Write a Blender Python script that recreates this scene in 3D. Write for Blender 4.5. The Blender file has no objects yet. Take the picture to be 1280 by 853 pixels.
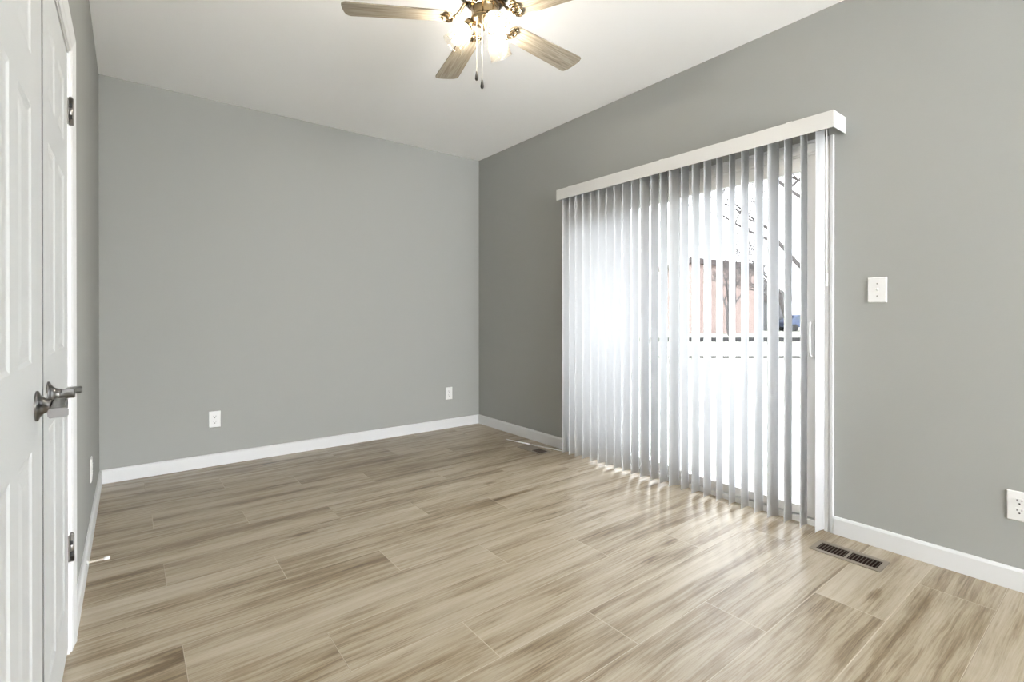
import bpy, bmesh, math, random
from mathutils import Vector, Matrix
from math import radians as RAD, sin, cos, pi

S = bpy.context.scene
COL = S.collection
# ------------------------------------------------------------------ camera, world, sun, exposure
camd = bpy.data.cameras.new('camera')
cam = bpy.data.objects.new('camera', camd); COL.objects.link(cam)
cam.location = (0, 0, 1.1335)
cam.rotation_euler = (RAD(90 - 0.128), 0, RAD(-37.735))
camd.sensor_width = 36; camd.lens = 617.6 / 1280 * 36
camd.shift_y = -31.7 / 1280
camd.clip_start = 0.02; camd.clip_end = 300
S.camera = cam

S.view_settings.view_transform = 'Standard'
S.view_settings.look = 'None'
S.view_settings.gamma = 1
S.view_settings.use_curve_mapping = False
S.view_settings.exposure = 1.2

SKY = 11.5; SUN = 2.1; BULB = 175.0
w = bpy.data.worlds.new('sky'); S.world = w; w.use_nodes = True
bg = w.node_tree.nodes['Background']
bg.inputs[0].default_value = (0.95, 0.965, 1.0, 1); bg.inputs[1].default_value = SKY

sund = bpy.data.lights.new('sun', 'SUN'); sund.energy = SUN; sund.angle = RAD(1.6); sund.color = (1, .985, .965)
sun = bpy.data.objects.new('sun', sund); COL.objects.link(sun)
_el = RAD(48)
sdir = Vector((.82 * cos(_el), .572 * cos(_el), sin(_el)))
sun.rotation_euler = sdir.to_track_quat('Z', 'Y').to_euler()
sun.location = (12, 9, 14)

# room numbers (metres)
L, R, D, N, H = -.162, 2.888, 4.299, -3.90, 2.74
T = .015            # baseboard thickness
OY0, OY1, OZ = 1.045, 2.905, 2.055        # sliding door opening

# ------------------------------------------------------------------ helpers
def prop(o, label=None, cat=None, group=None, kind=None):
    if label: o['label'] = label
    if cat: o['category'] = cat
    if group: o['group'] = group
    if kind: o['kind'] = kind
    return o

def empty(name, loc, label, cat, group=None, rotz=0):
    o = bpy.data.objects.new(name, None); COL.objects.link(o)
    o.location = loc; o.rotation_euler = (0, 0, rotz); o.empty_display_size = .05
    return prop(o, label, cat, group)

class MB:
    def __init__(s): s.b = bmesh.new()
    def add(s, vs, fs, M=None):
        v = [s.b.verts.new(M @ Vector(p) if M else p) for p in vs]
        out = []
        for f in fs:
            try: out.append(s.b.faces.new([v[i] for i in f]))
            except ValueError: pass
        return out
    def box(s, a, b, M=None, bev=0):
        x0, y0, z0 = a; x1, y1, z1 = b
        vs = [(x0,y0,z0),(x1,y0,z0),(x1,y1,z0),(x0,y1,z0),(x0,y0,z1),(x1,y0,z1),(x1,y1,z1),(x0,y1,z1)]
        fs = s.add(vs, [(0,3,2,1),(4,5,6,7),(0,1,5,4),(1,2,6,5),(2,3,7,6),(3,0,4,7)], M)
        if bev:
            es = list({e for f in fs for e in f.edges})
            bmesh.ops.bevel(s.b, geom=es, offset=bev, segments=2, affect='EDGES', profile=.5)
        return s
    def prism(s, pts, z0, z1, M=None, smooth=False):
        n = len(pts)
        vs = [(p[0], p[1], z0) for p in pts] + [(p[0], p[1], z1) for p in pts]
        fs = [tuple(range(n-1, -1, -1)), tuple(range(n, 2*n))]
        s.add(vs, fs, M)
        side = s.add(vs, [(i, (i+1) % n, (i+1) % n + n, i+n) for i in range(n)], M)
        if smooth:
            for f in side: f.smooth = True
        return s
    def lathe(s, prof, M=None, seg=32, smooth=True):
        vs = []; 
        for r, z in prof:
            for k in range(seg):
                a = 2*pi*k/seg; vs.append((r*cos(a), r*sin(a), z))
        fs = []
        for i in range(len(prof)-1):
            for k in range(seg):
                k2 = (k+1) % seg
                fs.append((i*seg+k, i*seg+k2, (i+1)*seg+k2, (i+1)*seg+k))
        out = s.add(vs, fs, M)
        for f in out: f.smooth = smooth
        if prof[0][0] > 1e-5 and False: pass
        return s
    def tube(s, pts, rad, seg=10, cap=True):
        pts = [Vector(p) for p in pts]; n = len(pts)
        rads = rad if isinstance(rad, (list, tuple)) else [rad]*n
        rings = []; up = None
        for i, p in enumerate(pts):
            t = (pts[min(i+1, n-1)] - pts[max(i-1, 0)]).normalized()
            if up is None: up = Vector((0,0,1)) if abs(t.z) < .9 else Vector((1,0,0))
            a = t.cross(up).normalized(); b = a.cross(t).normalized(); up = b
            rings.append([s.b.verts.new(p + (a*cos(2*pi*k/seg) + b*sin(2*pi*k/seg))*rads[i]) for k in range(seg)])
        for i in range(n-1):
            for k in range(seg):
                f = s.b.faces.new([rings[i][k], rings[i][(k+1) % seg], rings[i+1][(k+1) % seg], rings[i+1][k]]); f.smooth = True
        if cap:
            s.b.faces.new(rings[0][::-1]); s.b.faces.new(rings[-1])
        return s
    def build(s, name, mat, parent=None, bevel=0, loc=None):
        bmesh.ops.remove_doubles(s.b, verts=s.b.verts, dist=1e-6)
        bmesh.ops.recalc_face_normals(s.b, faces=s.b.faces)
        me = bpy.data.meshes.new(name); s.b.to_mesh(me); s.b.free()
        o = bpy.data.objects.new(name, me); COL.objects.link(o)
        me.materials.append(mat)
        if parent: o.parent = parent
        if loc: o.location = loc
        if bevel:
            m = o.modifiers.new('bevel', 'BEVEL'); m.width = bevel; m.segments = 2; m.limit_method = 'ANGLE'; m.angle_limit = RAD(40)
        return o

def mat(name, col, rough=.5, metal=0, spec=.5, emit=0, emitcol=None, bump=None, coat=0):
    m = bpy.data.materials.new(name); m.use_nodes = True
    nt = m.node_tree; p = nt.nodes['Principled BSDF']
    p.inputs['Base Color'].default_value = (*col, 1); p.inputs['Roughness'].default_value = rough
    p.inputs['Metallic'].default_value = metal; p.inputs['Specular IOR Level'].default_value = spec
    if coat: p.inputs['Coat Weight'].default_value = coat
    if emit:
        p.inputs['Emission Color'].default_value = (*(emitcol or col), 1); p.inputs['Emission Strength'].default_value = emit
    if bump:
        sc, st = bump
        tc = nt.nodes.new('ShaderNodeTexCoord'); nz = nt.nodes.new('ShaderNodeTexNoise'); b = nt.nodes.new('ShaderNodeBump')
        nz.inputs['Scale'].default_value = sc; nz.inputs['Detail'].default_value = 3
        b.inputs['Strength'].default_value = st; b.inputs['Distance'].default_value = .002
        nt.links.new(tc.outputs['Object'], nz.inputs['Vector']); nt.links.new(nz.outputs['Fac'], b.inputs['Height'])
        nt.links.new(b.outputs['Normal'], p.inputs['Normal'])
    return m

def glass_mat(name, tint, gloss=.12, rough=.02):
    m = bpy.data.materials.new(name); m.use_nodes = True; nt = m.node_tree; nt.nodes.clear()
    o = nt.nodes.new('ShaderNodeOutputMaterial'); mx = nt.nodes.new('ShaderNodeMixShader')
    t = nt.nodes.new('ShaderNodeBsdfTransparent'); g = nt.nodes.new('ShaderNodeBsdfGlossy'); f = nt.nodes.new('ShaderNodeLayerWeight')
    pw = nt.nodes.new('ShaderNodeMath'); pw.operation = 'POWER'; pw.inputs[1].default_value = 5
    mu = nt.nodes.new('ShaderNodeMath'); mu.operation = 'ADD'; mu.inputs[1].default_value = gloss + .03; mu.use_clamp = True
    f.inputs[0].default_value = .5
    t.inputs[0].default_value = (*tint, 1); g.inputs['Roughness'].default_value = rough
    nt.links.new(f.outputs['Facing'], pw.inputs[0]); nt.links.new(pw.outputs[0], mu.inputs[0]); nt.links.new(mu.outputs[0], mx.inputs[0])
    nt.links.new(t.outputs[0], mx.inputs[1]); nt.links.new(g.outputs[0], mx.inputs[2]); nt.links.new(mx.outputs[0], o.inputs[0])
    return m

M = {}
M['wall'] = mat('wall_paint', (.350, .355, .337), .75, spec=.2, bump=(220, .15))
M['ceiling'] = mat('ceiling_paint', (.95, .95, .95), .85, spec=.1, bump=(160, .15))
M['trim'] = mat('white_trim_paint', (.68, .685, .69), .38)
M['door'] = mat('white_door_paint', (.58, .595, .60), .42)
M['vinyl'] = mat('white_vinyl', (.74, .74, .73), .35)
M['valance'] = mat('ivory_vinyl', (.64, .638, .625), .4)
M['plate'] = mat('white_plastic', (.76, .76, .75), .35)
M['slot'] = mat('dark_slot', (.02, .02, .02), .8)
M['nickel'] = mat('brushed_nickel', (.17, .165, .16), .30, metal=1)
M['hinge'] = mat('satin_hinge_metal', (.25, .24, .23), .38, metal=1)
M['brass'] = mat('antique_brass', (.30, .225, .13), .25, metal=1)
M['bronze'] = mat('dark_bronze', (.09, .068, .045), .25, metal=1)
M['register'] = mat('taupe_register_enamel', (.27, .235, .19), .4, metal=.2)
M['louvre'] = mat('dark_brown_louvre', (.10, .08, .065), .7, spec=.2)
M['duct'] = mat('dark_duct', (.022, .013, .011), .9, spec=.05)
M['fob'] = mat('dark_wood_fob', (.012, .008, .006), .5)
M['chain'] = mat('bead_chain_metal', (.85, .8, .68), .3, metal=.6)
def shade_mat():
    m = glass_mat('glowing_ribbed_shade_glass', (.98, .96, .92), .03, .12); nt = m.node_tree
    out = [n for n in nt.nodes if n.type == 'OUTPUT_MATERIAL'][0]; mx0 = out.inputs[0].links[0].from_node
    t = nt.nodes.new('ShaderNodeBsdfTranslucent'); t.inputs[0].default_value = (.95, .88, .76, 1)
    mx = nt.nodes.new('ShaderNodeMixShader'); mx.inputs[0].default_value = .006
    nt.links.new(mx0.outputs[0], mx.inputs[1]); nt.links.new(t.outputs[0], mx.inputs[2]); nt.links.new(mx.outputs[0], out.inputs[0]); return m
M['shade'] = shade_mat()
M['pane'] = glass_mat('added_window_glass', (.97, .975, .97), .0, .01)
M['tint'] = glass_mat('low_e_door_glass', (.50, .51, .515), .0, .01)
M['wandp'] = mat('clear_wand_plastic', (.72, .72, .71), .2)
M['bulb'] = mat('lit_bulb', (1, .9, .7), .4, emit=BULB, emitcol=(1, .945, .875))

def slat_mat():
    m = bpy.data.materials.new('vinyl_slat'); m.use_nodes = True; nt = m.node_tree; nt.nodes.clear()
    o = nt.nodes.new('ShaderNodeOutputMaterial'); mx = nt.nodes.new('ShaderNodeMixShader')
    d = nt.nodes.new('ShaderNodeBsdfDiffuse'); t = nt.nodes.new('ShaderNodeBsdfTranslucent')
    d.inputs[0].default_value = (.76, .765, .775, 1); t.inputs[0].default_value = (.74, .76, .80, 1)
    mx.inputs[0].default_value = .21
    nt.links.new(d.outputs[0], mx.inputs[1]); nt.links.new(t.outputs[0], mx.inputs[2]); nt.links.new(mx.outputs[0], o.inputs[0])
    return m
M['slat'] = slat_mat()

class NT:      # terse node building
    def __init__(s, m): s.nt = m.node_tree
    def n(s, t, **k):
        x = s.nt.nodes.new(t)
        for a, b in k.items(): setattr(x, a, b)
        return x
    def link(s, a, b): s.nt.links.new(a, b)
    def m(s, op, a, b=None, c=None, clamp=False):
        x = s.n('ShaderNodeMath', operation=op); x.use_clamp = clamp
        for i, v in enumerate((a, b, c)):
            if v is None: continue
            if isinstance(v, (int, float)): x.inputs[i].default_value = v
            else: s.link(v, x.inputs[i])
        return x.outputs[0]
    def xyz(s, a, b, c):
        x = s.n('ShaderNodeCombineXYZ')
        for i, v in enumerate((a, b, c)):
            if isinstance(v, (int, float)): x.inputs[i].default_value = v
            else: s.link(v, x.inputs[i])
        return x.outputs[0]
    def noise(s, vec, scale, detail=4, rough=.55, dist=0):
        x = s.n('ShaderNodeTexNoise'); x.inputs['Scale'].default_value = scale; x.inputs['Detail'].default_value = detail
        x.inputs['Roughness'].default_value = rough; x.inputs['Distortion'].default_value = dist
        s.link(vec, x.inputs['Vector']); return x.outputs['Fac']
    def ramp(s, fac, stops):
        x = s.n('ShaderNodeValToRGB'); e = x.color_ramp.elements
        while len(e) < len(stops): e.new(.5)
        for i, (p, c) in enumerate(stops): e[i].position = p; e[i].color = (*c, 1)
        s.link(fac, x.inputs[0]); return x.outputs[0]
    def mix(s, fac, a, b, mode='MIX'):
        x = s.n('ShaderNodeMix', data_type='RGBA', blend_type=mode)
        for i, v in ((0, fac), (6, a), (7, b)):
            if isinstance(v, (int, float)): x.inputs[i].default_value = v
            elif isinstance(v, tuple): x.inputs[i].default_value = (*v, 1)
            else: s.link(v, x.inputs[i])
        return x.outputs[2]

def floor_mat():
    m = mat('oak_plank_floor', (.5, .4, .3), .3); g = NT(m); p = m.node_tree.nodes['Principled BSDF']
    tc = g.n('ShaderNodeTexCoord'); sp = g.n('ShaderNodeSeparateXYZ'); g.link(tc.outputs['Object'], sp.inputs[0])
    X, Y = sp.outputs[0], sp.outputs[1]
    PW, PL = .2385, 1.2192
    ry = g.m('DIVIDE', g.m('SUBTRACT', Y, .835), PW); row = g.m('FLOOR', ry); v = g.m('FRACT', ry)
    ux = g.m('DIVIDE', g.m('ADD', g.m('SUBTRACT', X, 1.795), g.m('MULTIPLY', row, .4135)), PL)
    pl = g.m('FLOOR', ux); u = g.m('FRACT', ux)
    wn = g.n('ShaderNodeTexWhiteNoise', noise_dimensions='3D'); g.link(g.xyz(row, pl, 3.7), wn.inputs['Vector'])
    r1 = wn.outputs['Value']; sc = g.n('ShaderNodeSeparateXYZ'); g.link(wn.outputs['Color'], sc.inputs[0])
    r2, r3 = sc.outputs[0], sc.outputs[1]
    ox = g.m('ADD', X, g.m('MULTIPLY', r1, 40)); oy = g.m('ADD', Y, g.m('MULTIPLY', r2, 30))
    # slow wander so the figure bends around knots
    wob = g.noise(g.xyz(g.m('MULTIPLY', ox, 1.6), g.m('MULTIPLY', oy, 5), r3), 1, 2)
    yy = g.m('ADD', oy, g.m('MULTIPLY', g.m('SUBTRACT', wob, .5), .04))
    broad = g.noise(g.xyz(g.m('MULTIPLY', ox, .85), g.m('MULTIPLY', yy, 10), r1), 1, 4, .58, .25)
    streak = g.noise(g.xyz(g.m('MULTIPLY', ox, 1.1), g.m('MULTIPLY', yy, 46), r2), 1, 5, .68, .0)
    fine = g.noise(g.xyz(g.m('MULTIPLY', ox, 6), g.m('MULTIPLY', yy, 240), r3), 1, 3, .7)
    # knots
    vo = g.n('ShaderNodeTexVoronoi'); vo.inputs['Scale'].default_value = 1
    kd = g.noise(g.xyz(g.m('MULTIPLY', ox, 14), g.m('MULTIPLY', oy, 30), 0), 1, 3)
    g.link(g.xyz(g.m('ADD', g.m('MULTIPLY', ox, 1.7), g.m('MULTIPLY', kd, .14)), g.m('ADD', g.m('MULTIPLY', oy, 6.0), g.m('MULTIPLY', kd, .16)), 0), vo.inputs['Vector'])
    kn = g.m('SUBTRACT', 1, g.m('DIVIDE', vo.outputs['Distance'], .15), clamp=True)
    kw = g.n('ShaderNodeSeparateXYZ'); g.link(vo.outputs['Color'], kw.inputs[0])
    kn = g.m('MULTIPLY', kn, g.m('GREATER_THAN', kw.outputs[0], .35))
    val = g.m('ADD', g.m('MULTIPLY', broad, .52), g.m('MULTIPLY', streak, .46))
    val = g.m('ADD', val, g.m('MULTIPLY', g.m('SUBTRACT', fine, .5), .26))
    val = g.m('SUBTRACT', val, g.m('MULTIPLY', kn, .22))
    val = g.m('ADD', val, g.m('MULTIPLY', g.m('SUBTRACT', r3, .5), .07))
    fib = g.noise(g.xyz(g.m('MULTIPLY', ox, 4.5), g.m('MULTIPLY', yy, 120), r1), 1, 4, .75)
    val = g.m('ADD', val, g.m('MULTIPLY', g.m('SUBTRACT', fib, .5), .30))
    patch = g.noise(g.xyz(g.m('MULTIPLY', ox, 3.5), g.m('MULTIPLY', oy, 16), r2), 1, 4, .6)
    val = g.m('ADD', val, g.m('MULTIPLY', g.m('SUBTRACT', patch, .5), .26))
    col = g.ramp(val, [(.25, (.075, .044, .018)), (.36, (.165, .115, .060)), (.44, (.270, .208, .130)), (.51, (.365, .302, .213)), (.66, (.46, .40, .31))])
    du = g.m('MULTIPLY', g.m('MINIMUM', u, g.m('SUBTRACT', 1, u)), PL)
    dv = g.m('MULTIPLY', g.m('MINIMUM', v, g.m('SUBTRACT', 1, v)), PW)
    dm = g.m('MINIMUM', du, dv)
    seam = g.m('LESS_THAN', dm, .0015)
    # seam colour differs a little plank to plank: some bevels read pale, some dark
    sc_ = g.mix(g.m('GREATER_THAN', g.m('FRACT', g.m('MULTIPLY', r1, 7)), .45), (.26, .21, .16), (.56, .50, .41))
    col = g.mix(g.m('MULTIPLY', seam, .8), col, sc_)
    g.link(col, p.inputs['Base Color'])
    rg = g.m('ADD', g.m('ADD', .31, g.m('MULTIPLY', fine, .12)), g.m('MULTIPLY', seam, .4))
    g.link(rg, p.inputs['Roughness'])
    b = g.n('ShaderNodeBump'); b.inputs['Strength'].default_value = .25; b.inputs['Distance'].default_value = .0012
    hgt = g.m('SUBTRACT', g.m('MULTIPLY', fine, .5), g.m('MULTIPLY', g.m('SUBTRACT', 1, g.m('DIVIDE', dm, .003), clamp=True), 1.2))
    g.link(hgt, b.inputs['Height']); g.link(b.outputs[0], p.inputs['Normal'])
    p.inputs['Specular IOR Level'].default_value = 1.0
    return m
M['floor'] = floor_mat()

def blade_mat():
    m = mat('limed_oak_blade', (.5, .45, .35), .45); g = NT(m); p = m.node_tree.nodes['Principled BSDF']
    tc = g.n('ShaderNodeTexCoord'); sp = g.n('ShaderNodeSeparateXYZ'); g.link(tc.outputs['Object'], sp.inputs[0])
    a = g.noise(g.xyz(g.m('MULTIPLY', sp.outputs[0], 5), g.m('MULTIPLY', sp.outputs[1], 120), 0), 1, 4, .65)
    c = g.ramp(a, [(.35, (.19, .155, .11)), (.5, (.30, .26, .20)), (.65, (.40, .36, .29))])
    g.link(c, p.inputs['Base Color']); return m
M['blade'] = blade_mat()

# ------------------------------------------------------------------ room shell
def struct(name, mb, m, **k):
    return prop(mb.build(name, m, **k), kind='structure')
WT = .16
struct('floor', MB().box((L-.3, N-.1, -.12), (R+.02, D+.1, 0)), M['floor'])
struct('ceiling', MB().box((L-.3, N-.2, H), (R+WT, D+.2, H+.1)), M['ceiling'])
struct('wall_back', MB().box((L-.3, D, -.12), (R+WT, D+.14, H+.02)), M['wall'])
# left wall with the closet opening
CY0, CY1, CZ = .872, 2.212, 2.012
b = MB(); b.box((L-.12, N-.1, -.1), (L, CY0, H+.02)); b.box((L-.12, CY1, -.1), (L, D+.02, H+.02)); b.box((L-.12, CY0, CZ), (L, CY1, H+.02))
struct('wall_left', b, M['wall'])
struct('wall_closet', MB().box((L-.80, CY0-.5, -.1), (L-.75, CY1+.5, H)).box((L-.75, CY0-.5, -.1), (L-.12, CY0-.45, H)).box((L-.75, CY1+.45, -.1), (L-.12, CY1+.5, H)), M['wall'])
b = MB(); b.box((R, N-.1, -.1), (R+WT, OY0, H+.02)); b.box((R, OY1, -.1), (R+WT, D+.02, H+.02)); b.box((R, OY0, OZ), (R+WT, OY1, H+.02))
b.box((R, OY0, -.1), (R+WT, OY1, -.006))
struct('wall_right', b, M['wall'])
# near wall, behind the camera, with an unseen window added for fill daylight
WX0, WX1, WZ0, WZ1 = .30, 2.82, .08, 2.66
b = MB(); b.box((L-.2, N-.14, -.1), (WX0, N, H+.02)); b.box((WX1, N-.14, -.1), (R+WT, N, H+.02)); b.box((WX0, N-.14, -.1), (WX1, N, WZ0)); b.box((WX0, N-.14, WZ1), (WX1, N, H+.02))
struct('wall_near', b, M['wall'])
b = MB()
for a in ((WX0, WZ0, WX0+.05, WZ1), (WX1-.05, WZ0, WX1, WZ1), (WX0, WZ0, WX1, WZ0+.05), (WX0, WZ1-.05, WX1, WZ1), (WX0, (WZ0+WZ1)/2-.02, WX1, (WZ0+WZ1)/2+.02)):
    b.box((a[0], N-.11, a[1]), (a[2], N-.05, a[3]))
wf = struct('added_window_1', b, M['vinyl'])
MB().box((WX0+.03, N-.085, WZ0+.03), (WX1-.03, N-.08, WZ1-.03)).build('pane', M['pane'], wf)

# baseboards: 89 mm, eased top edge
def baseboard(name, a, bb, n):      # along a->bb, n = inward normal
    a, bb, n = Vector((*a, 0)), Vector((*bb, 0)), Vector((*n, 0))
    pr = [(0, 0), (T, 0), (T, .079), (T-.004, .087), (T-.008, .090), (0, .090)]
    m = MB(); k = len(pr)
    vs = [a + n*q[0] + Vector((0, 0, q[1])) for q in pr] + [bb + n*q[0] + Vector((0, 0, q[1])) for q in pr]
    m.add(vs, [tuple(range(k)), tuple(range(2*k-1, k-1, -1))] + [(i, (i+1) % k, (i+1) % k+k, i+k) for i in range(k)])
    return struct(name, m, M['trim'])
baseboard('baseboard_back', (L, D), (R, D), (0, -1))
baseboard('baseboard_left', (L, 2.285), (L, D), (1, 0))
baseboard('baseboard_right', (R, OY1+.05), (R, D), (-1, 0))
baseboard('baseboard_right', (R, N), (R, 1.001), (-1, 0))
baseboard('baseboard_near', (L, N), (R, N), (0, 1))

# ------------------------------------------------------------------ closet: casing, jamb, two six panel leaves
def casing_profile(s):  # (across 0..w, thick) stepped colonial section, inner edge first
    return [(0, 0), (0, .006), (.006, .009), (.012, .009), (.018, .006), (.026, .010), (.050, .014), (.062, .0165), (.068, .015), (.070, .012), (.070, 0)]
def strip_y(m, y0, sgn, z0, z1, x, M_=None, top_miter=0, prof=None):
    pr = casing_profile(0) if prof is None else prof; k = len(pr)
    lo = [Vector((x+t, y0+sgn*a, z0)) for a, t in pr]; hi = [Vector((x+t, y0+sgn*a, z1+(a if top_miter else 0))) for a, t in pr]
    m.add(lo+hi, [tuple(range(k)), tuple(range(2*k-1, k-1, -1))] + [(i, (i+1) % k, (i+1) % k+k, i+k) for i in range(k)])
def strip_head(m, y0, y1, z, x):
    pr = casing_profile(0); k = len(pr)
    lo = [Vector((x+t, y0-a, z+a)) for a, t in pr]; hi = [Vector((x+t, y1+a, z+a)) for a, t in pr]
    m.add(lo+hi, [tuple(range(k)), tuple(range(2*k-1, k-1, -1))] + [(i, (i+1) % k, (i+1) % k+k, i+k) for i in range(k)])
m = MB(); strip_y(m, CY1+.004, 1, 0.0, CZ+.004, L, top_miter=1); strip_y(m, CY0-.004, -1, 0, CZ+.004, L, top_miter=1); strip_head(m, CY0-.004, CY1+.004, CZ+.004, L)
struct('trim_1', m, M['trim'])
m = MB(); JT = .008
m.box((L-.12, CY1-JT, 0), (L+.002, CY1+.012, CZ+.01)); m.box((L-.12, CY0-.012, 0), (L+.002, CY0+JT, CZ+.01)); m.box((L-.12, CY0, CZ-JT), (L+.002, CY1, CZ+.012))
m.box((L-.075, CY1-JT-.012, 0), (L-.040, CY1-JT, CZ-JT)); m.box((L-.075, CY0+JT, CZ-JT-.012), (L-.040, CY1-JT, CZ-JT))
struct('trim_2', m, M['trim'])

def leaf(name, y0, y1, stile, mull, xf, th=.035, z0=.026, z1=1.998):
    """six panel moulded leaf; face at x=xf"""
    m = MB()
    pw = (y1-y0-2*stile-mull)/2
    ys = [(y0+stile, y0+stile+pw), (y1-stile-pw, y1-stile)]
    zs = [(.20, .845), (1.03, 1.570), (1.680, 1.875)]
    gy = sorted({y0, y1, *[q for a in ys for q in a]}); gz = sorted({z0, z1, *[q for a in zs for q in a]})
    isp = lambda ya, yb, za, zb: any(abs(ya-a) < 1e-6 and abs(yb-b_) < 1e-6 for a, b_ in ys) and any(abs(za-a) < 1e-6 and abs(zb-b_) < 1e-6 for a, b_ in zs)
    for i in range(len(gy)-1):
        for j in range(len(gz)-1):
            ya, yb, za, zb = gy[i], gy[i+1], gz[j], gz[j+1]
            if isp(ya, yb, za, zb):
                loops = []
                for off, dx in ((0, 0), (.008, -.0026), (.014, -.0034), (.020, -.0034), (.046, -.0012), (.048, -.001)):
                    loops.append([(xf+dx, ya+off, za+off), (xf+dx, yb-off, za+off), (xf+dx, yb-off, zb-off), (xf+dx, ya+off, zb-off)])
                for a, b_ in zip(loops, loops[1:]):
                    for k in range(4):
                        m.add([a[k], a[(k+1) % 4], b_[(k+1) % 4], b_[k]], [(0, 1, 2, 3)])
                m.add(loops[-1], [(0, 1, 2, 3)])
            else:
                m.add([(xf, ya, za), (xf, yb, za), (xf, yb, zb), (xf, ya, zb)], [(0, 1, 2, 3)])
    a, b_ = (xf-th, y0, z0), (xf, y1, z1)
    x0, x1 = xf-th, xf
    m.add([(x0,y0,z0),(x0,y1,z0),(x0,y1,z1),(x0,y0,z1)], [(0,3,2,1)])
    for q in (((x0,y0,z0),(x1,y0,z0),(x1,y0,z1),(x0,y0,z1)), ((x0,y1,z0),(x0,y1,z1),(x1,y1,z1),(x1,y1,z0)), ((x0,y0,z0),(x0,y1,z0),(x1,y1,z0),(x1,y0,z0)), ((x0,y0,z1),(x1,y0,z1),(x1,y1,z1),(x0,y1,z1))):
        m.add(q, [(0,1,2,3)])
    o = m.build(name, M['door']); return prop(o, kind='structure')
FX = L-.001
door1 = leaf('door_1', .883, 1.593, .155, .08, FX)
door2 = leaf('door_2', 1.5975, 2.201, .112, .09, FX)

def lever(parent, y, z, way):
    """rosette + flared neck + flat lever, way=-1 towards the camera, +1 away"""
    o = MB(); Mx = Matrix.Translation((FX, y, z)) @ Matrix.Rotation(pi/2, 4, 'Y')
    o.lathe([(0, 0), (.0335, 0), (.0335, .0025), (.0322, .0045), (.025, .007), (.0195, .011), (.0160, .016), (.0140, .022), (.0135, .026), (.0120, .026), (.0120, .050), (.0105, .052), (0, .052)], Mx, 40)
    h = o.build('door_handle', M['nickel'], parent)
    # lever arm: flat bar that flares towards its tip
    m = MB(); n = 14; rings = []
    for i in range(n+1):
        t = i/n; yy = y + way*(-.011 + .112*t)
        hh = .0085 - .0020*sin(pi*t) + .0015*t; ww = .0115 - .0015*sin(pi*t) + .0050*t**3
        zc = z + .004 - .008*t*t; xc = FX+.0385 + .006*t*t
        q = [(-1, -.55), (-.8, -1), (.8, -1), (1, -.55), (1, .55), (.8, 1), (-.8, 1), (-1, .55)]
        rings.append([(xc + ww*a, yy, zc + hh*b_) for a, b_ in q])
    vs = [p for r in rings for p in r]; k = 8
    fs = [(i*k+a, i*k+(a+1) % k, (i+1)*k+(a+1) % k, (i+1)*k+a) for i in range(n) for a in range(k)]
    for f in m.add(vs, fs + [tuple(range(k)), tuple(range(n*k+k-1, n*k-1, -1))]): f.smooth = len(f.verts) == 4
    m.build('lever', M['nickel'], h)
    return h
MB().box((FX-.012, 1.5915, .026), (FX+.0022, 1.5970, 1.998)).build('gap_shade_strip', mat('grey_gap_shade', (.12, .12, .12), .7), door1)  # grey strip standing in for the shade in the gap between leaves
lever(door1, 1.498, .932, -1); lever(door2, 1.690, .932, 1)

def hinge(parent, z, y=2.206):
    m = MB(); hz = .0445
    m.box((FX-.001, y-.004, z-hz), (FX+.004, y+.030, z+hz), bev=.0015)
    m.tube([(FX+.008, y+.006, z-hz), (FX+.008, y+.006, z+hz)], .0075, 14)
    m.lathe([(0, 0), (.006, .001), (.0045, .005), (0, .007)], Matrix.Translation((FX+.008, y+.006, z+hz)), 12)
    h = m.build('hinge', M['hinge'], parent)
    d = MB()
    for s in (-1, 1):
        d.box((FX+.0045, y-.0045, z+s*.019-.007), (FX+.0125, y+.002, z+s*.019+.007))
    d.build('hinge_slot', M['slot'], h)
hinge(door2, 1.812); hinge(door2, .352)

# ------------------------------------------------------------------ sliding glass door
FXO = R+.005
m = MB()
fr0, fr1 = R+.005, R+.135
m.box((fr0, OY0, 0), (fr1, OY0+.035, OZ)); m.box((fr0, OY1-.035, 0), (fr1, OY1, OZ)); m.box((fr0, OY0, OZ-.050), (fr1, OY1, OZ))
m.box((fr0, OY0, -.006), (fr1, OY1, .030))
for xr in (R+.045, R+.090): m.box((xr-.003, OY0+.03, .030), (xr+.003, OY1-.03, .042))
m.box((R+.012, OY0+.03, OZ-.062), (R+.018, OY1-.03, OZ-.05)); m.box((R+.062, OY0+.03, OZ-.062), (R+.068, OY1-.03, OZ-.05))
door3 = struct('door_3', m, M['vinyl'], bevel=.002)
def panel(name, y0, y1, xc, st=.072):
    m = MB(); a, b_ = xc-.019, xc+.019; z0, z1 = .036, 2.000
    m.box((a, y0, z0), (b_, y0+st, z1)); m.box((a, y1-st, z0), (b_, y1, z1)); m.box((a, y0+st, z0), (b_, y1-st, z0+.050)); m.box((a, y0+st, z1-.082), (b_, y1-st, z1))
    # glazing bead
    for q in ((y0+st, y0+st+.008, z0+.05, z1-.082), (y1-st-.008, y1-st, z0+.05, z1-.082)): m.box((a+.006, q[0], q[2]), (b_-.006, q[1], q[3]))
    o = m.build(name, M['vinyl'], door3, bevel=.002)
    MB().box((xc-.003, y0+st, z0+.05), (xc+.003, y1-st, z1-.082)).build('glass_pane', M['tint'], o)
    return o
ymid = (OY0+OY1)/2
pa = panel('sliding_panel', OY0+.030, ymid+.036, R+.042)
pb = panel('fixed_panel', ymid-.036, OY1-.030, R+.087)
m = MB(); m.tube([(R+.022, OY0+.075, .905), (R+.000, OY0+.075, .915), (R-.006, OY0+.075, .94), (R-.006, OY0+.075, 1.06), (R+.000, OY0+.075, 1.085), (R+.022, OY0+.075, 1.095)], .007, 10)
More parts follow.
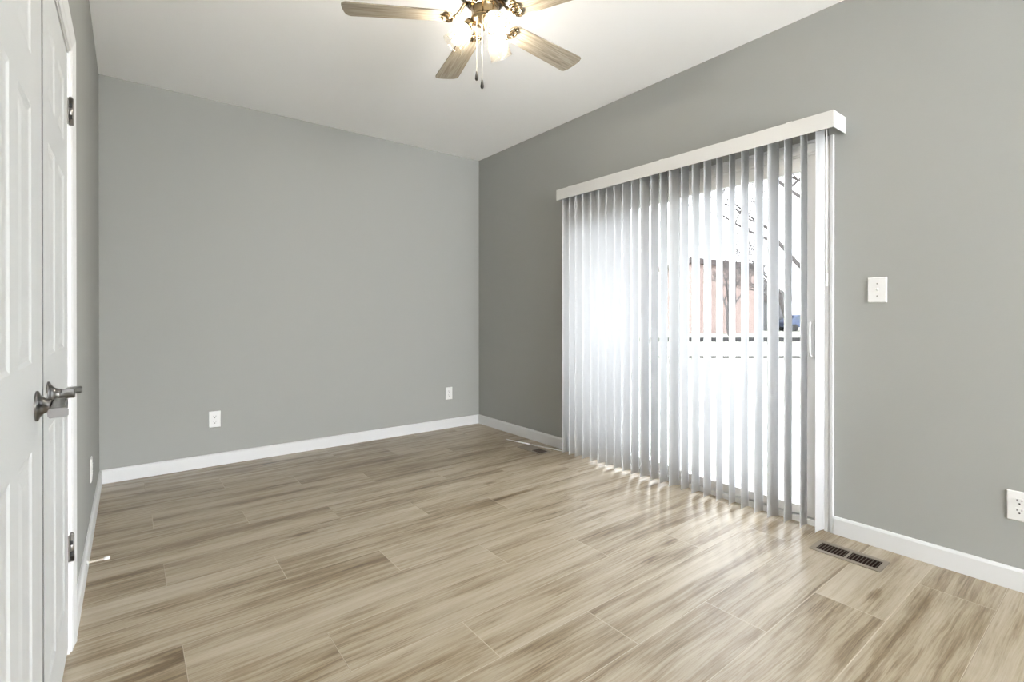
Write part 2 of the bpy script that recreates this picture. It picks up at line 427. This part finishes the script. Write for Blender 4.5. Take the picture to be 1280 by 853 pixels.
m.box((R+.017, OY0+.062, .895), (R+.024, OY0+.088, 1.105), bev=.002)
m.build('pull_handle', M['vinyl'], pa)
# interior trim around the opening: flat with a raised outer bead
pr = [(0, 0), (0, .010), (.016, .010), (.018, .006), (.024, .006), (.027, .013), (.040, .013), (.042, .010), (.042, 0)]
m = MB(); k = len(pr)
def trimstrip(y0, sgn):
    lo = [Vector((R-t, y0+sgn*a, 0)) for a, t in pr]; hi = [Vector((R-t, y0+sgn*a, OZ+.01)) for a, t in pr]
    m.add(lo+hi, [tuple(range(k)), tuple(range(2*k-1, k-1, -1))] + [(i, (i+1) % k, (i+1) % k+k, i+k) for i in range(k)])
trimstrip(OY0, -1); trimstrip(OY1, 1); m.box((R-.010, OY0, OZ-.004), (R, OY1, OZ+.010))
struct('trim_3', m, M['trim'])

# ------------------------------------------------------------------ vertical blind
vb = empty('vertical_blind', (2.80, 1.97, 2.07), 'white vertical slat blind with a boxed valance hanging over the glass door', 'blind')
VB = Matrix.Translation((-2.80, -1.97, -2.07))
def vbuild(m, name, mt, parent=vb, bevel=0):
    for v in m.b.verts: v.co = VB @ v.co
    return m.build(name, mt, parent, bevel)
m = MB(); vx = 2.737; y0v, y1v, z0v, z1v = .953, 2.946, 2.057, 2.141
m.box((vx-.004, y0v, z0v), (vx, y1v, z1v)); m.box((vx, y0v, z0v), (R, y0v+.004, z1v)); m.box((vx, y1v-.004, z0v), (R, y1v, z1v))
vbuild(m, 'valance', M['valance'], bevel=.0012)
for yc in (1.16, 1.95, 2.80):
    m = MB(); m.box((vx-.0055, yc-.013, z1v-.003), (vx+.050, yc+.013, z1v+.0015)); vbuild(m, 'valance_clip', M['vinyl'])
m = MB(); m.box((2.776, .985, 2.104), (2.824, 2.935, 2.138)); m.box((2.824, 1.10, 2.120), (R, 1.13, 2.138)); m.box((2.824, 2.80, 2.120), (R, 2.83, 2.138)); m.box((2.824, 1.94, 2.120), (R, 1.97, 2.138))
vbuild(m, 'headrail', M['vinyl'], bevel=.002)
SL = [(1.038, 6), (1.115, -1), (1.193, 2), (1.271, 15), (1.349, 5), (1.429, -1), (1.505, -6), (1.584, -6), (1.662, -2), (1.741, 0), (1.817, -1), (1.896, 12), (1.975, -1), (2.047, -1), (2.128, 7), (2.209, 0),
      (2.287, 3), (2.366, 2), (2.440, 4), (2.519, 3), (2.598, 3), (2.678, 4), (2.754, 7), (2.822, 3), (2.894, 6)]
for yc, ang in SL:
    a = RAD(ang); t = Vector((-cos(a), sin(a), 0)); nn = Vector((sin(a), cos(a), 0))
    m = MB(); n = 8; hw = .0445; zb, zt = .020, 2.094
    f_, bk = [], []
    for i in range(n+1):
        s = -hw + 2*hw*i/n; bow = .0055*(1-(s/hw)**2)
        f_.append(t*s + nn*(bow)); bk.append(t*s + nn*(bow-.0009))
    loop = f_ + bk[::-1]
    c = Vector((2.80, yc, 0))
    m.prism([(p.x+c.x, p.y+c.y) for p in loop], zb, zt, smooth=False)
    for f in m.b.faces: f.smooth = len(f.verts) == 4
    # hanging tab
    m.box((2.797, yc-.0012, zt-.002), (2.803, yc+.0012, 2.110))
    vbuild(m, 'slat', M['slat'])
m = MB(); m.tube([(2.786, 1.003, 2.108), (2.786, 1.003, 1.34)], .0038, 8); wd = vbuild(m, 'wand', M['wandp'])
m = MB(); m.tube([(2.786, 1.003, 1.345), (2.786, 1.003, 1.335), (2.786, 1.003, 1.285), (2.786, 1.003, 1.278)], [.0042, .0062, .0062, .004], 10); vbuild(m, 'wand_grip', M['wandp'], wd)

# ------------------------------------------------------------------ switch and receptacles
def wallmatrix(pos, axis):  # local x = right on the plate, y = up, z = out of the wall
    ox = {'R': (Vector((0, -1, 0)), Vector((-1, 0, 0))), 'B': (Vector((1, 0, 0)), Vector((0, -1, 0))), 'L': (Vector((0, 1, 0)), Vector((1, 0, 0)))}[axis]
    rx, n = ox; up = Vector((0, 0, 1))
    return Matrix.Translation(pos) @ Matrix((( rx.x, up.x, n.x, 0), (rx.y, up.y, n.y, 0), (rx.z, up.z, n.z, 0), (0, 0, 0, 1)))
def local(name, pos, axis, label, cat, group=None):
    o = bpy.data.objects.new(name, None); COL.objects.link(o); o.matrix_world = wallmatrix(pos, axis); o.empty_display_size = .03
    return prop(o, label, cat, group)
def plate_mesh(m, w, h, t=.006):
    m.prism([(-w/2, -h/2), (w/2, -h/2), (w/2, h/2), (-w/2, h/2)], 0, t*.5)
    i = .0035
    m.add([(-w/2,-h/2,t*.5),(w/2,-h/2,t*.5),(w/2,h/2,t*.5),(-w/2,h/2,t*.5),(-w/2+i,-h/2+i,t),(w/2-i,-h/2+i,t),(w/2-i,h/2-i,t),(-w/2+i,h/2-i,t)],
          [(0,1,5,4),(1,2,6,5),(2,3,7,6),(3,0,4,7),(4,5,6,7)])
def outlet(pos, axis, label, w=.076, h=.122):
    e = local('wall_outlet', pos, axis, label, 'outlet', 'duplex wall outlets')
    m = MB(); plate_mesh(m, w, h); m.build('cover_plate', M['plate'], e)
    for s in (1, -1):
        c = s*.0195; m = MB()
        pts = []
        for k in range(24):
            a = 2*pi*k/24; x = .0172*cos(a); y = max(-.0135, min(.0135, .0172*sin(a))); pts.append((x, y+c))
        m.prism(pts, .005, .0085); r = m.build('receptacle', M['plate'], e)
        d = MB(); d.box((-.0085, c+.001, .0080), (-.0058, c+.0095, .0088)); d.box((.0058, c+.0015, .0080), (.0085, c+.0085, .0088))
        d.prism([(.0032*cos(2*pi*k/12), c-.0075+.0032*sin(2*pi*k/12)) for k in range(12)], .0080, .0088)
        d.build('slots', M['slot'], r)
    s_ = MB(); s_.prism([(.003*cos(2*pi*k/12), .003*sin(2*pi*k/12)) for k in range(12)], .005, .0066); s_.build('screw', M['plate'], e)
    return e
outlet((.504, D, .347), 'B', 'white outlet on the back wall, nearest the closet doors')
outlet((2.527, D, .345), 'B', 'small white outlet on the back wall beside the far room corner')
outlet((L, 3.383, .325), 'L', 'white outlet seen almost edge-on, low on the left wall past the closet')
outlet((R, .327, .346), 'R', 'large white outlet cut by the right picture edge, above the right baseboard')
e = local('light_switch', (R, .816, 1.254), 'R', 'white toggle light switch on the right wall beside the blind', 'switch')
m = MB(); plate_mesh(m, .078, .122); m.build('cover_plate', M['plate'], e)
m = MB(); m.box((-.005, -.0118, .0058), (.005, .0118, .0072)); m.build('toggle_bezel', M['plate'], e)
m = MB(); m.add([(-.0038,-.006,.006),(.0038,-.006,.006),(.0038,.007,.006),(-.0038,.007,.006),(-.003,.004,.019),(.003,.004,.019),(.003,.010,.017),(-.003,.010,.017)],
   [(0,3,2,1),(4,5,6,7),(0,1,5,4),(1,2,6,5),(2,3,7,6),(3,0,4,7)]); m.build('toggle', M['plate'], e)
for s in (1, -1):
    m = MB(); m.prism([(.003*cos(2*pi*k/12), s*.030+.003*sin(2*pi*k/12)) for k in range(12)], .005, .0068); m.build('screw', M['hinge'], e)

# ------------------------------------------------------------------ floor registers
def register(loc, label, lx=.140, ly=.287, closed_far=False):
    e = empty('floor_register', loc, label, 'floor vent')
    hx, hy = lx/2, ly/2; ox, oy, gap = .045, .124, .005
    m = MB(); z1 = .004
    m.box((-hx, -hy, 0), (-ox, hy, z1)); m.box((ox, -hy, 0), (hx, hy, z1)); m.box((-ox, -hy, 0), (ox, -oy, z1)); m.box((-ox, oy, 0), (ox, hy, z1)); m.box((-ox, -gap, 0), (ox, gap, z1))
    m.build('frame', M['register'], e, bevel=.0015)
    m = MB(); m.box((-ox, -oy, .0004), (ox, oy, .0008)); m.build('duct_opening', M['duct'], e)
    k = 9
    for s in (-1, 1):
        for i in range(k):
            yc = s*(gap + (oy-gap)*(i+.5)/k); m = MB()
            if closed_far and s > 0: m.box((-ox, yc-.0066, .0010), (ox, yc+.0066, .0034))
            else: m.box((-ox, yc-.0014, .0010), (ox, yc+.0014, .0026))
            m.build('louvre', M['register'] if (closed_far and s > 0) else M['louvre'], e)
register((2.670, .868, 0), 'taupe metal floor register with two dark grilles near the right baseboard')
register((2.685, 3.165, 0), 'small floor register near the far corner with one dark opening', lx=.14, ly=.287, closed_far=True)

# thin white rod left on the floor by the far end of the blind
m = MB(); A = Vector((2.695, 3.566, .004)); Bq = Vector((2.757, 3.300, .004)); Cq = Vector((2.838, 2.950, .004))
m.tube([A, Bq], .0042, 8); m.tube([Bq + (Cq-Bq)*.04, Cq], .0042, 8)
rod = prop(m.build('plastic_rod', M['plate']), 'thin white plastic rod lying on the floor beside the far register', 'rod')
MB().tube([Bq, Bq + (Cq-Bq)*.04], .0028, 8).build('joint', M['register'], rod)

# spring door stop on the left baseboard
e = empty('door_stop', (L+T, 2.79, .068), 'white tipped spring door stop sticking out of the left baseboard', 'door stop')
Mx = Matrix.Rotation(pi/2, 4, 'Y')
m = MB(); m.lathe([(0, 0), (.010, 0), (.010, .003), (.006, .006), (0, .006)], Mx, 20); m.build('base', M['plate'], e)
m = MB(); pts = []; turns = 22
for i in range(turns*10+1):
    a = 2*pi*i/10; pts.append((.006 + .054*i/(turns*10), .0036*cos(a), .0036*sin(a)))
m.tube(pts, .0010, 5); m.build('spring', M['chain'], e)
m = MB(); m.lathe([(0, .056), (.0055, .056), (.0070, .060), (.0070, .073), (.0055, .077), (0, .077)], Mx, 20); m.build('rubber_tip', M['plate'], e)

# ------------------------------------------------------------------ ceiling fan
FC = Vector((1.2475, 1.8136, 0)); ZB = 2.450
fan = empty('ceiling_fan', (FC.x, FC.y, H), 'five blade ceiling fan with pale wood blades and three lit glass shades', 'ceiling fan')
def fz(z): return z - H
m = MB(); m.lathe([(0, fz(2.74)), (.075, fz(2.74)), (.078, fz(2.725)), (.070, fz(2.69)), (.045, fz(2.675)), (0, fz(2.675))], None, 40); m.build('canopy', M['bronze'], fan)
m = MB(); m.lathe([(0, fz(2.69)), (.040, fz(2.69)), (.085, fz(2.675)), (.110, fz(2.650)), (.118, fz(2.610)), (.118, fz(2.575)), (.112, fz(2.550)), (.095, fz(2.528)), (.078, fz(2.512)), (.070, fz(2.503)), (0, fz(2.503))], None, 48)
m.build('motor_housing', M['bronze'], fan)
m = MB(); m.lathe([(0, fz(2.505)), (.064, fz(2.505)), (.067, fz(2.500)), (.060, fz(2.494)), (.056, fz(2.488)), (.056, fz(2.452)), (.060, fz(2.446)), (.060, fz(2.440)), (.048, fz(2.430)), (.030, fz(2.420)), (.016, fz(2.414)), (.012, fz(2.404)), (.007, fz(2.397)), (0, fz(2.395))], None, 40)
sw = m.build('switch_housing', M['brass'], fan)
r0 = .145; r1 = .608
def blade_outline():
    pts = []
    w0, w1 = .050, .066
    pts += [(r0, -w0+.022), (r0+.006, -w0+.010), (r0+.020, -w0)]
    pts += [(r1-.022, -w1), (r1-.010, -w1+.005), (r1-.004, -w1+.016)]
    for k in range(1, 8): 
        y = -w1+.016 + (2*w1-.032)*k/8; pts.append((r1-.004 + .006*(1-(y/w1)**2), y))
    pts += [(r1-.004, w1-.016), (r1-.010, w1-.005), (r1-.022, w1), (r0+.020, w0), (r0+.006, w0-.010), (r0, w0-.022)]
    return pts
for ang in (149, 76, 5, -67, -139):
    Rz = Matrix.Rotation(RAD(ang), 4, 'Z')
    pit = Matrix.Rotation(RAD(-9), 4, 'X')
    bl = MB(); bl.prism(blade_outline(), -.003, .003)
    o = bl.build('blade', M['blade'], fan, bevel=.0012)
    o.matrix_local = Matrix.Translation((0, 0, fz(ZB))) @ Rz @ pit
    br = MB()
    # arm from hub, forking into a scrolled medallion under the blade root
    br.tube([(.075, 0, .062), (.090, 0, .050), (.108, 0, .022), (.124, 0, .004), (.140, 0, -.006)], [.009, .008, .0065, .0065, .007], 8)
    for s in (-1, 1):
        br.tube([(.130, 0, -.006), (.142, s*.014, -.008), (.156, s*.026, -.008), (.170, s*.027, -.008), (.182, s*.018, -.008), (.184, s*.008, -.008), (.176, s*.004, -.008)], [.006, .0055, .005, .005, .0045, .004, .004], 8)
        br.tube([(.142, s*.014, -.008), (.146, s*.036, -.007), (.160, s*.046, -.006), (.170, s*.040, -.006)], [.005, .0045, .004, .004], 8)
        br.lathe([(0, -.0035), (.0045, -.003), (.005, 0)], Matrix.Translation((.170, s*.036, -.006)), 10)
    br.lathe([(0, -.014), (.008, -.013), (.0135, -.009), (.014, -.004), (.014, 0)], Matrix.Translation((.158, 0, 0)), 16)
    bo = br.build('blade_bracket', M['brass'], fan)
    bo.matrix_local = Matrix.Translation((0, 0, fz(ZB))) @ Rz @ pit
for az in (140, -100, 20):
    a = RAD(az); out = Vector((cos(a), sin(a), 0)); tilt = RAD(38)
    ax = (out*sin(tilt) + Vector((0, 0, -1))*cos(tilt)).normalized()
    p0 = Vector((0, 0, fz(2.440))) + out*.040
    Q = ax.to_track_quat('Z', 'Y').to_matrix().to_4x4(); p1 = p0 + out*.018 + Vector((0, 0, -.002))
    Ml = Matrix.Translation(p1) @ Q
    m = MB(); m.tube([p0 - out*.01, p0 + out*.010, p1 + ax*.004], [.010, .010, .012], 12)
    m.lathe([(0, -.004), (.017, -.002), (.0215, .006), (.0225, .020), (.0225, .030), (.019, .030)], Ml, 28)
    ho = m.build('lamp_holder', M['brass'], fan)
    m = MB(); prof = [(.021, .024), (.026, .034), (.037, .048), (.046, .066), (.049, .086), (.048, .106), (.050, .124), (.0535, .132)]
    seg = 64; vs = []; 
    for r, z in prof:
        for k in range(seg):
            t = 2*pi*k/seg; rr = r*(1 + .018*cos(16*t)*min(1, (z-.024)/.03)); vs.append((rr*cos(t), rr*sin(t), z))
    fs = [(i*seg+k, i*seg+(k+1) % seg, (i+1)*seg+(k+1) % seg, (i+1)*seg+k) for i in range(len(prof)-1) for k in range(seg)]
    for f in m.add(vs, fs, Ml): f.smooth = True
    sh = m.build('lamp_shade', M['shade'], fan)
    sm = sh.modifiers.new('solid', 'SOLIDIFY'); sm.thickness = .0022
    m = MB(); m.lathe([(0, .026), (.010, .028), (.011, .038), (.017, .052), (.0205, .066), (.0195, .080), (.013, .092), (.006, .098), (0, .0985)], Ml, 24)
    m.build('bulb', M['bulb'], fan)
rgt = Vector((.791, -.612, 0)); twd = Vector((-.612, -.791, 0))
for off, zt, zb in ((rgt*(-.030) + twd*.050, 2.425, 2.150), (rgt*(-.006) + twd*.056, 2.425, 2.112)):
    m = MB(); zf = zb+.040; n = int((zt-zf)/.0042)
    m.tube([(off.x*.8, off.y*.8, fz(zt+.02)), (off.x, off.y, fz(zt)), (off.x, off.y, fz(zf))], .0009, 6)
    for i in range(n):
        zc = zt - (i+.5)*(zt-zf)/n
        bmesh.ops.create_icosphere(m.b, subdivisions=1, radius=.0016, matrix=Matrix.Translation((off.x, off.y, fz(zc))))
    ch = m.build('pull_chain', M['chain'], fan)
    m = MB(); m.lathe([(0, .041), (.0025, .041), (.0035, .036), (.0060, .022), (.0075, .012), (.0070, .005), (.004, .001), (0, 0)], Matrix.Translation((off.x, off.y, fz(zb))), 20)
    m.build('pull_fob', M['fob'], ch)

# ------------------------------------------------------------------ outdoors
GZ = -.30
def ground_mat():
    m = mat('winter_lawn', (.5, .48, .42), .95, spec=0); g = NT(m); p = m.node_tree.nodes['Principled BSDF']
    tc = g.n('ShaderNodeTexCoord'); a = g.noise(tc.outputs['Object'], .7, 5)
    g.link(g.ramp(a, [(.35, (.22, .22, .19)), (.6, (.36, .35, .31))]), p.inputs['Base Color']); return m
M['lawn'] = ground_mat()
M['concrete'] = mat('pale_concrete', (.58, .57, .55), .9, spec=.1)
M['asphalt'] = mat('asphalt', (.030, .029, .029), .9, spec=0)
M['siding'] = mat('pale_siding', (.10, .10, .10), .7)
M['soffit'] = mat('beige_soffit', (.55, .53, .48), .7)
def brick_mat():
    m = mat('red_brick', (.4, .2, .15), .9, spec=.1); g = NT(m); p = m.node_tree.nodes['Principled BSDF']
    tc = g.n('ShaderNodeTexCoord'); sp = g.n('ShaderNodeSeparateXYZ'); g.link(tc.outputs['Object'], sp.inputs[0])
    bt = g.n('ShaderNodeTexBrick'); bt.inputs['Scale'].default_value = 4.2
    bt.inputs['Color1'].default_value = (.25, .18, .162, 1); bt.inputs['Color2'].default_value = (.28, .21, .19, 1); bt.inputs['Mortar'].default_value = (.30, .27, .25, 1)
    g.link(g.xyz(g.m('ADD', sp.outputs[0], sp.outputs[1]), sp.outputs[2], 0), bt.inputs['Vector']); g.link(bt.outputs['Color'], p.inputs['Base Color']); return m
M['brick'] = brick_mat()
M['fascia'] = mat('brown_fascia', (.055, .040, .037), .6)
M['shingle'] = mat('grey_shingle', (.07, .066, .064), .9, spec=0)
M['bark'] = mat('grey_bark', (.085, .075, .072), .95, bump=(30, .5))
M['carpaint'] = mat('blue_grey_car_paint', (.06, .08, .14), .3, metal=.3)
M['tyre'] = mat('tyre_rubber', (.03, .03, .03), .9)
M['redlens'] = mat('red_lens', (.4, .03, .03), .3)
M['carglass'] = mat('dark_car_glass', (.05, .07, .1), .1)
struct('ground', MB().box((R+WT, -60, GZ-.1), (140, 120, GZ)), M['lawn'])
struct('patio', MB().box((R+WT, -.5, GZ), (R+3.2, 4.6, -.10)), M['concrete'], bevel=.01)
struct('eave', MB().box((R+WT, N-1, 2.55), (R+WT+.85, D+1, 2.72)), M['soffit'])

def view(px, depth):     # bearing from the room's viewpoint, in metres on the ground
    f = Vector((.6120, .7909)); r = Vector((.7909, -.6120)); q = f*depth + r*((px-640)/617.6*depth)
    return q
# street and kerb run across the view, well beyond the lawn
def strip(name, d0, d1, mt, z=.02):
    a, b_, c, d = view(500, d0), view(1250, d0), view(1250, d1), view(500, d1)
    struct(name, MB().prism([tuple(a), tuple(b_), tuple(c), tuple(d)], GZ, GZ+z), mt)
strip('street', 26.0, 30.5, M['asphalt']); strip('footpath', 16.2, 16.9, M['shingle'])

def house(name, px0, px1, d, ez, depth, mt, label, slope=0, win=(), roof=None):
    a, b_ = view(px0, d), view(px1, d); ux = (b_-a); Wd = ux.length; ang = math.atan2(ux.y, ux.x)
    e = empty(name, (a.x, a.y, GZ), label, 'house', rotz=ang)
    h = ez - GZ
    m = MB(); m.add([(0,0,0),(Wd,0,0),(Wd,depth,0),(0,depth,0),(0,0,h),(Wd,0,h-slope),(Wd,depth,h-slope),(0,depth,h)], [(0,3,2,1),(4,5,6,7),(0,1,5,4),(1,2,6,5),(2,3,7,6),(3,0,4,7)])
    m.build('wall', mt, e)
    m = MB(); o_ = .3; t = .42
    m.add([(-o_,-o_,h),(Wd+o_,-o_,h-slope),(Wd+o_,depth+o_,h-slope),(-o_,depth+o_,h),(-o_,-o_,h+t),(Wd+o_,-o_,h-slope+t),(Wd+o_,depth+o_,h-slope+t),(-o_,depth+o_,h+t)], [(0,3,2,1),(4,5,6,7),(0,1,5,4),(1,2,6,5),(2,3,7,6),(3,0,4,7)])
    m.build('fascia', M['fascia'], e)
    if roof:
        m = MB(); zr = h+t
        m.add([(-o_,-o_,zr),(Wd+o_,-o_,zr),(Wd+o_,depth+o_,zr),(-o_,depth+o_,zr),(-o_,depth/2,zr+roof),(Wd+o_,depth/2,zr+roof)], [(0,3,2,1),(0,1,5,4),(2,3,4,5),(1,2,5),(3,0,4)])
        m.build('roof', M['shingle'], e)
    for x0, x1, z0, z1 in win:
        m = MB(); m.box((x0, -.05, z0), (x1, .02, z1)); f = m.build('window', M['siding'], e)
        m = MB(); m.box((x0+.08, -.06, z0+.08), (x1-.08, -.045, z1-.08)); m.build('window_pane', M['carglass'], f)
    return e
house('brick_house', 866, 948, 37.5, 5.05, 8, M['brick'], 'pinkish brick building with a brown roof edge beyond the lawn', slope=.55)
house('low_house', 925, 984, 44, 2.35, 9, M['siding'], 'low pale house with grey pitched roof behind the brick building', roof=1.7)

def tree(px, d, h, seed, label, spread=1.0, rad=.16, lean=0):
    rnd = random.Random(seed); c = view(px, d)
    e = empty('bare_tree', (c.x, c.y, GZ), label, 'tree', 'leafless trees outside the glass door')
    tr = MB(); brn = MB()
    def grow(m, p, dr, ln, r, lvl):
        pts = [p]; rs = [r]; n = 4
        for i in range(n):
            dr = (dr + Vector((rnd.uniform(-1, 1), rnd.uniform(-1, 1), rnd.uniform(-.3, .6)))*.16).normalized()
            pts.append(pts[-1] + dr*ln/n); rs.append(r*(1 - .38*(i+1)/n))
        m.tube(pts, rs, 6 if lvl < 2 else 4, cap=False)
        if lvl >= 5: return
        k = 5 if lvl == 0 else 3
        for j in range(k):
            i = rnd.choice((2, 3, 4)) if j else 4
            a = rnd.uniform(0, 2*pi); sd = Vector((cos(a), sin(a), rnd.uniform(-.1, .4)))
            nd = (dr*.7 + sd*.75*spread).normalized()
            grow(brn, pts[i], nd, ln*rnd.uniform(.55, .8), max(rs[i]*.72, .012), lvl+1)
    grow(tr, Vector((0, 0, 0)), Vector((lean, 0, 1)).normalized(), h*.38, rad, 0)
    tr.build('trunk', M['bark'], e); brn.build('branches', M['bark'], e)
tree(1046, 14.5, 11.5, 33, 'tall bare tree nearest the glass door, at its right', 1.5, .15, lean=-.12)
tree(912, 33, 8, 8, 'bare tree standing in front of the brick building', 1.0, .13)
tree(984, 24, 6.5, 5, 'bare tree in front of the low pale house', 1.0, .12)
tree(835, 56, 13, 12, 'bare tree far left behind the brick building', 1.0, .15)

# parked car
c = view(1006, 43)
ux = view(1030, 43) - view(1006, 43)
car = empty('parked_car', (c.x, c.y, GZ), 'small blue-grey car parked across the street beside the low house', 'car', rotz=math.atan2(ux.y, ux.x))
side = [(-2.1, .35), (-2.15, .75), (-2.0, .95), (-1.55, 1.0), (-1.1, 1.42), (.35, 1.45), (1.0, 1.0), (1.9, .88), (2.15, .65), (2.15, .35)]
m = MB(); k = len(side)
m.add([(x, -.85, z) for x, z in side] + [(x, .85, z) for x, z in side], [tuple(range(k)), tuple(range(2*k-1, k-1, -1))] + [(i, (i+1) % k, (i+1) % k+k, i+k) for i in range(k)])
m.build('body', M['carpaint'], car, bevel=.05)
m = MB(); gl = [(-1.35, 1.02), (-1.02, 1.36), (.30, 1.38), (.85, 1.02)]
m.add([(x, -.862, z) for x, z in gl] + [(x, -.84, z) for x, z in gl], [(0,1,2,3), (7,6,5,4), (0,1,5,4), (1,2,6,5), (2,3,7,6), (3,0,4,7)]); m.build('side_glass', M['carglass'], car)
for x in (-1.35, 1.35):
    for y in (-.80, .80):
        m = MB(); m.lathe([(0, -.1), (.22, -.1), (.31, -.08), (.31, .08), (.22, .1), (0, .1)], Matrix.Translation((x, y, .31)) @ Matrix.Rotation(pi/2, 4, 'X'), 24); m.build('wheel', M['tyre'], car)
for y in (-.7, .7):
    m = MB(); m.box((-2.17, y-.13, .70), (-2.06, y+.13, .84)); m.build('tail_light', M['redlens'], car)
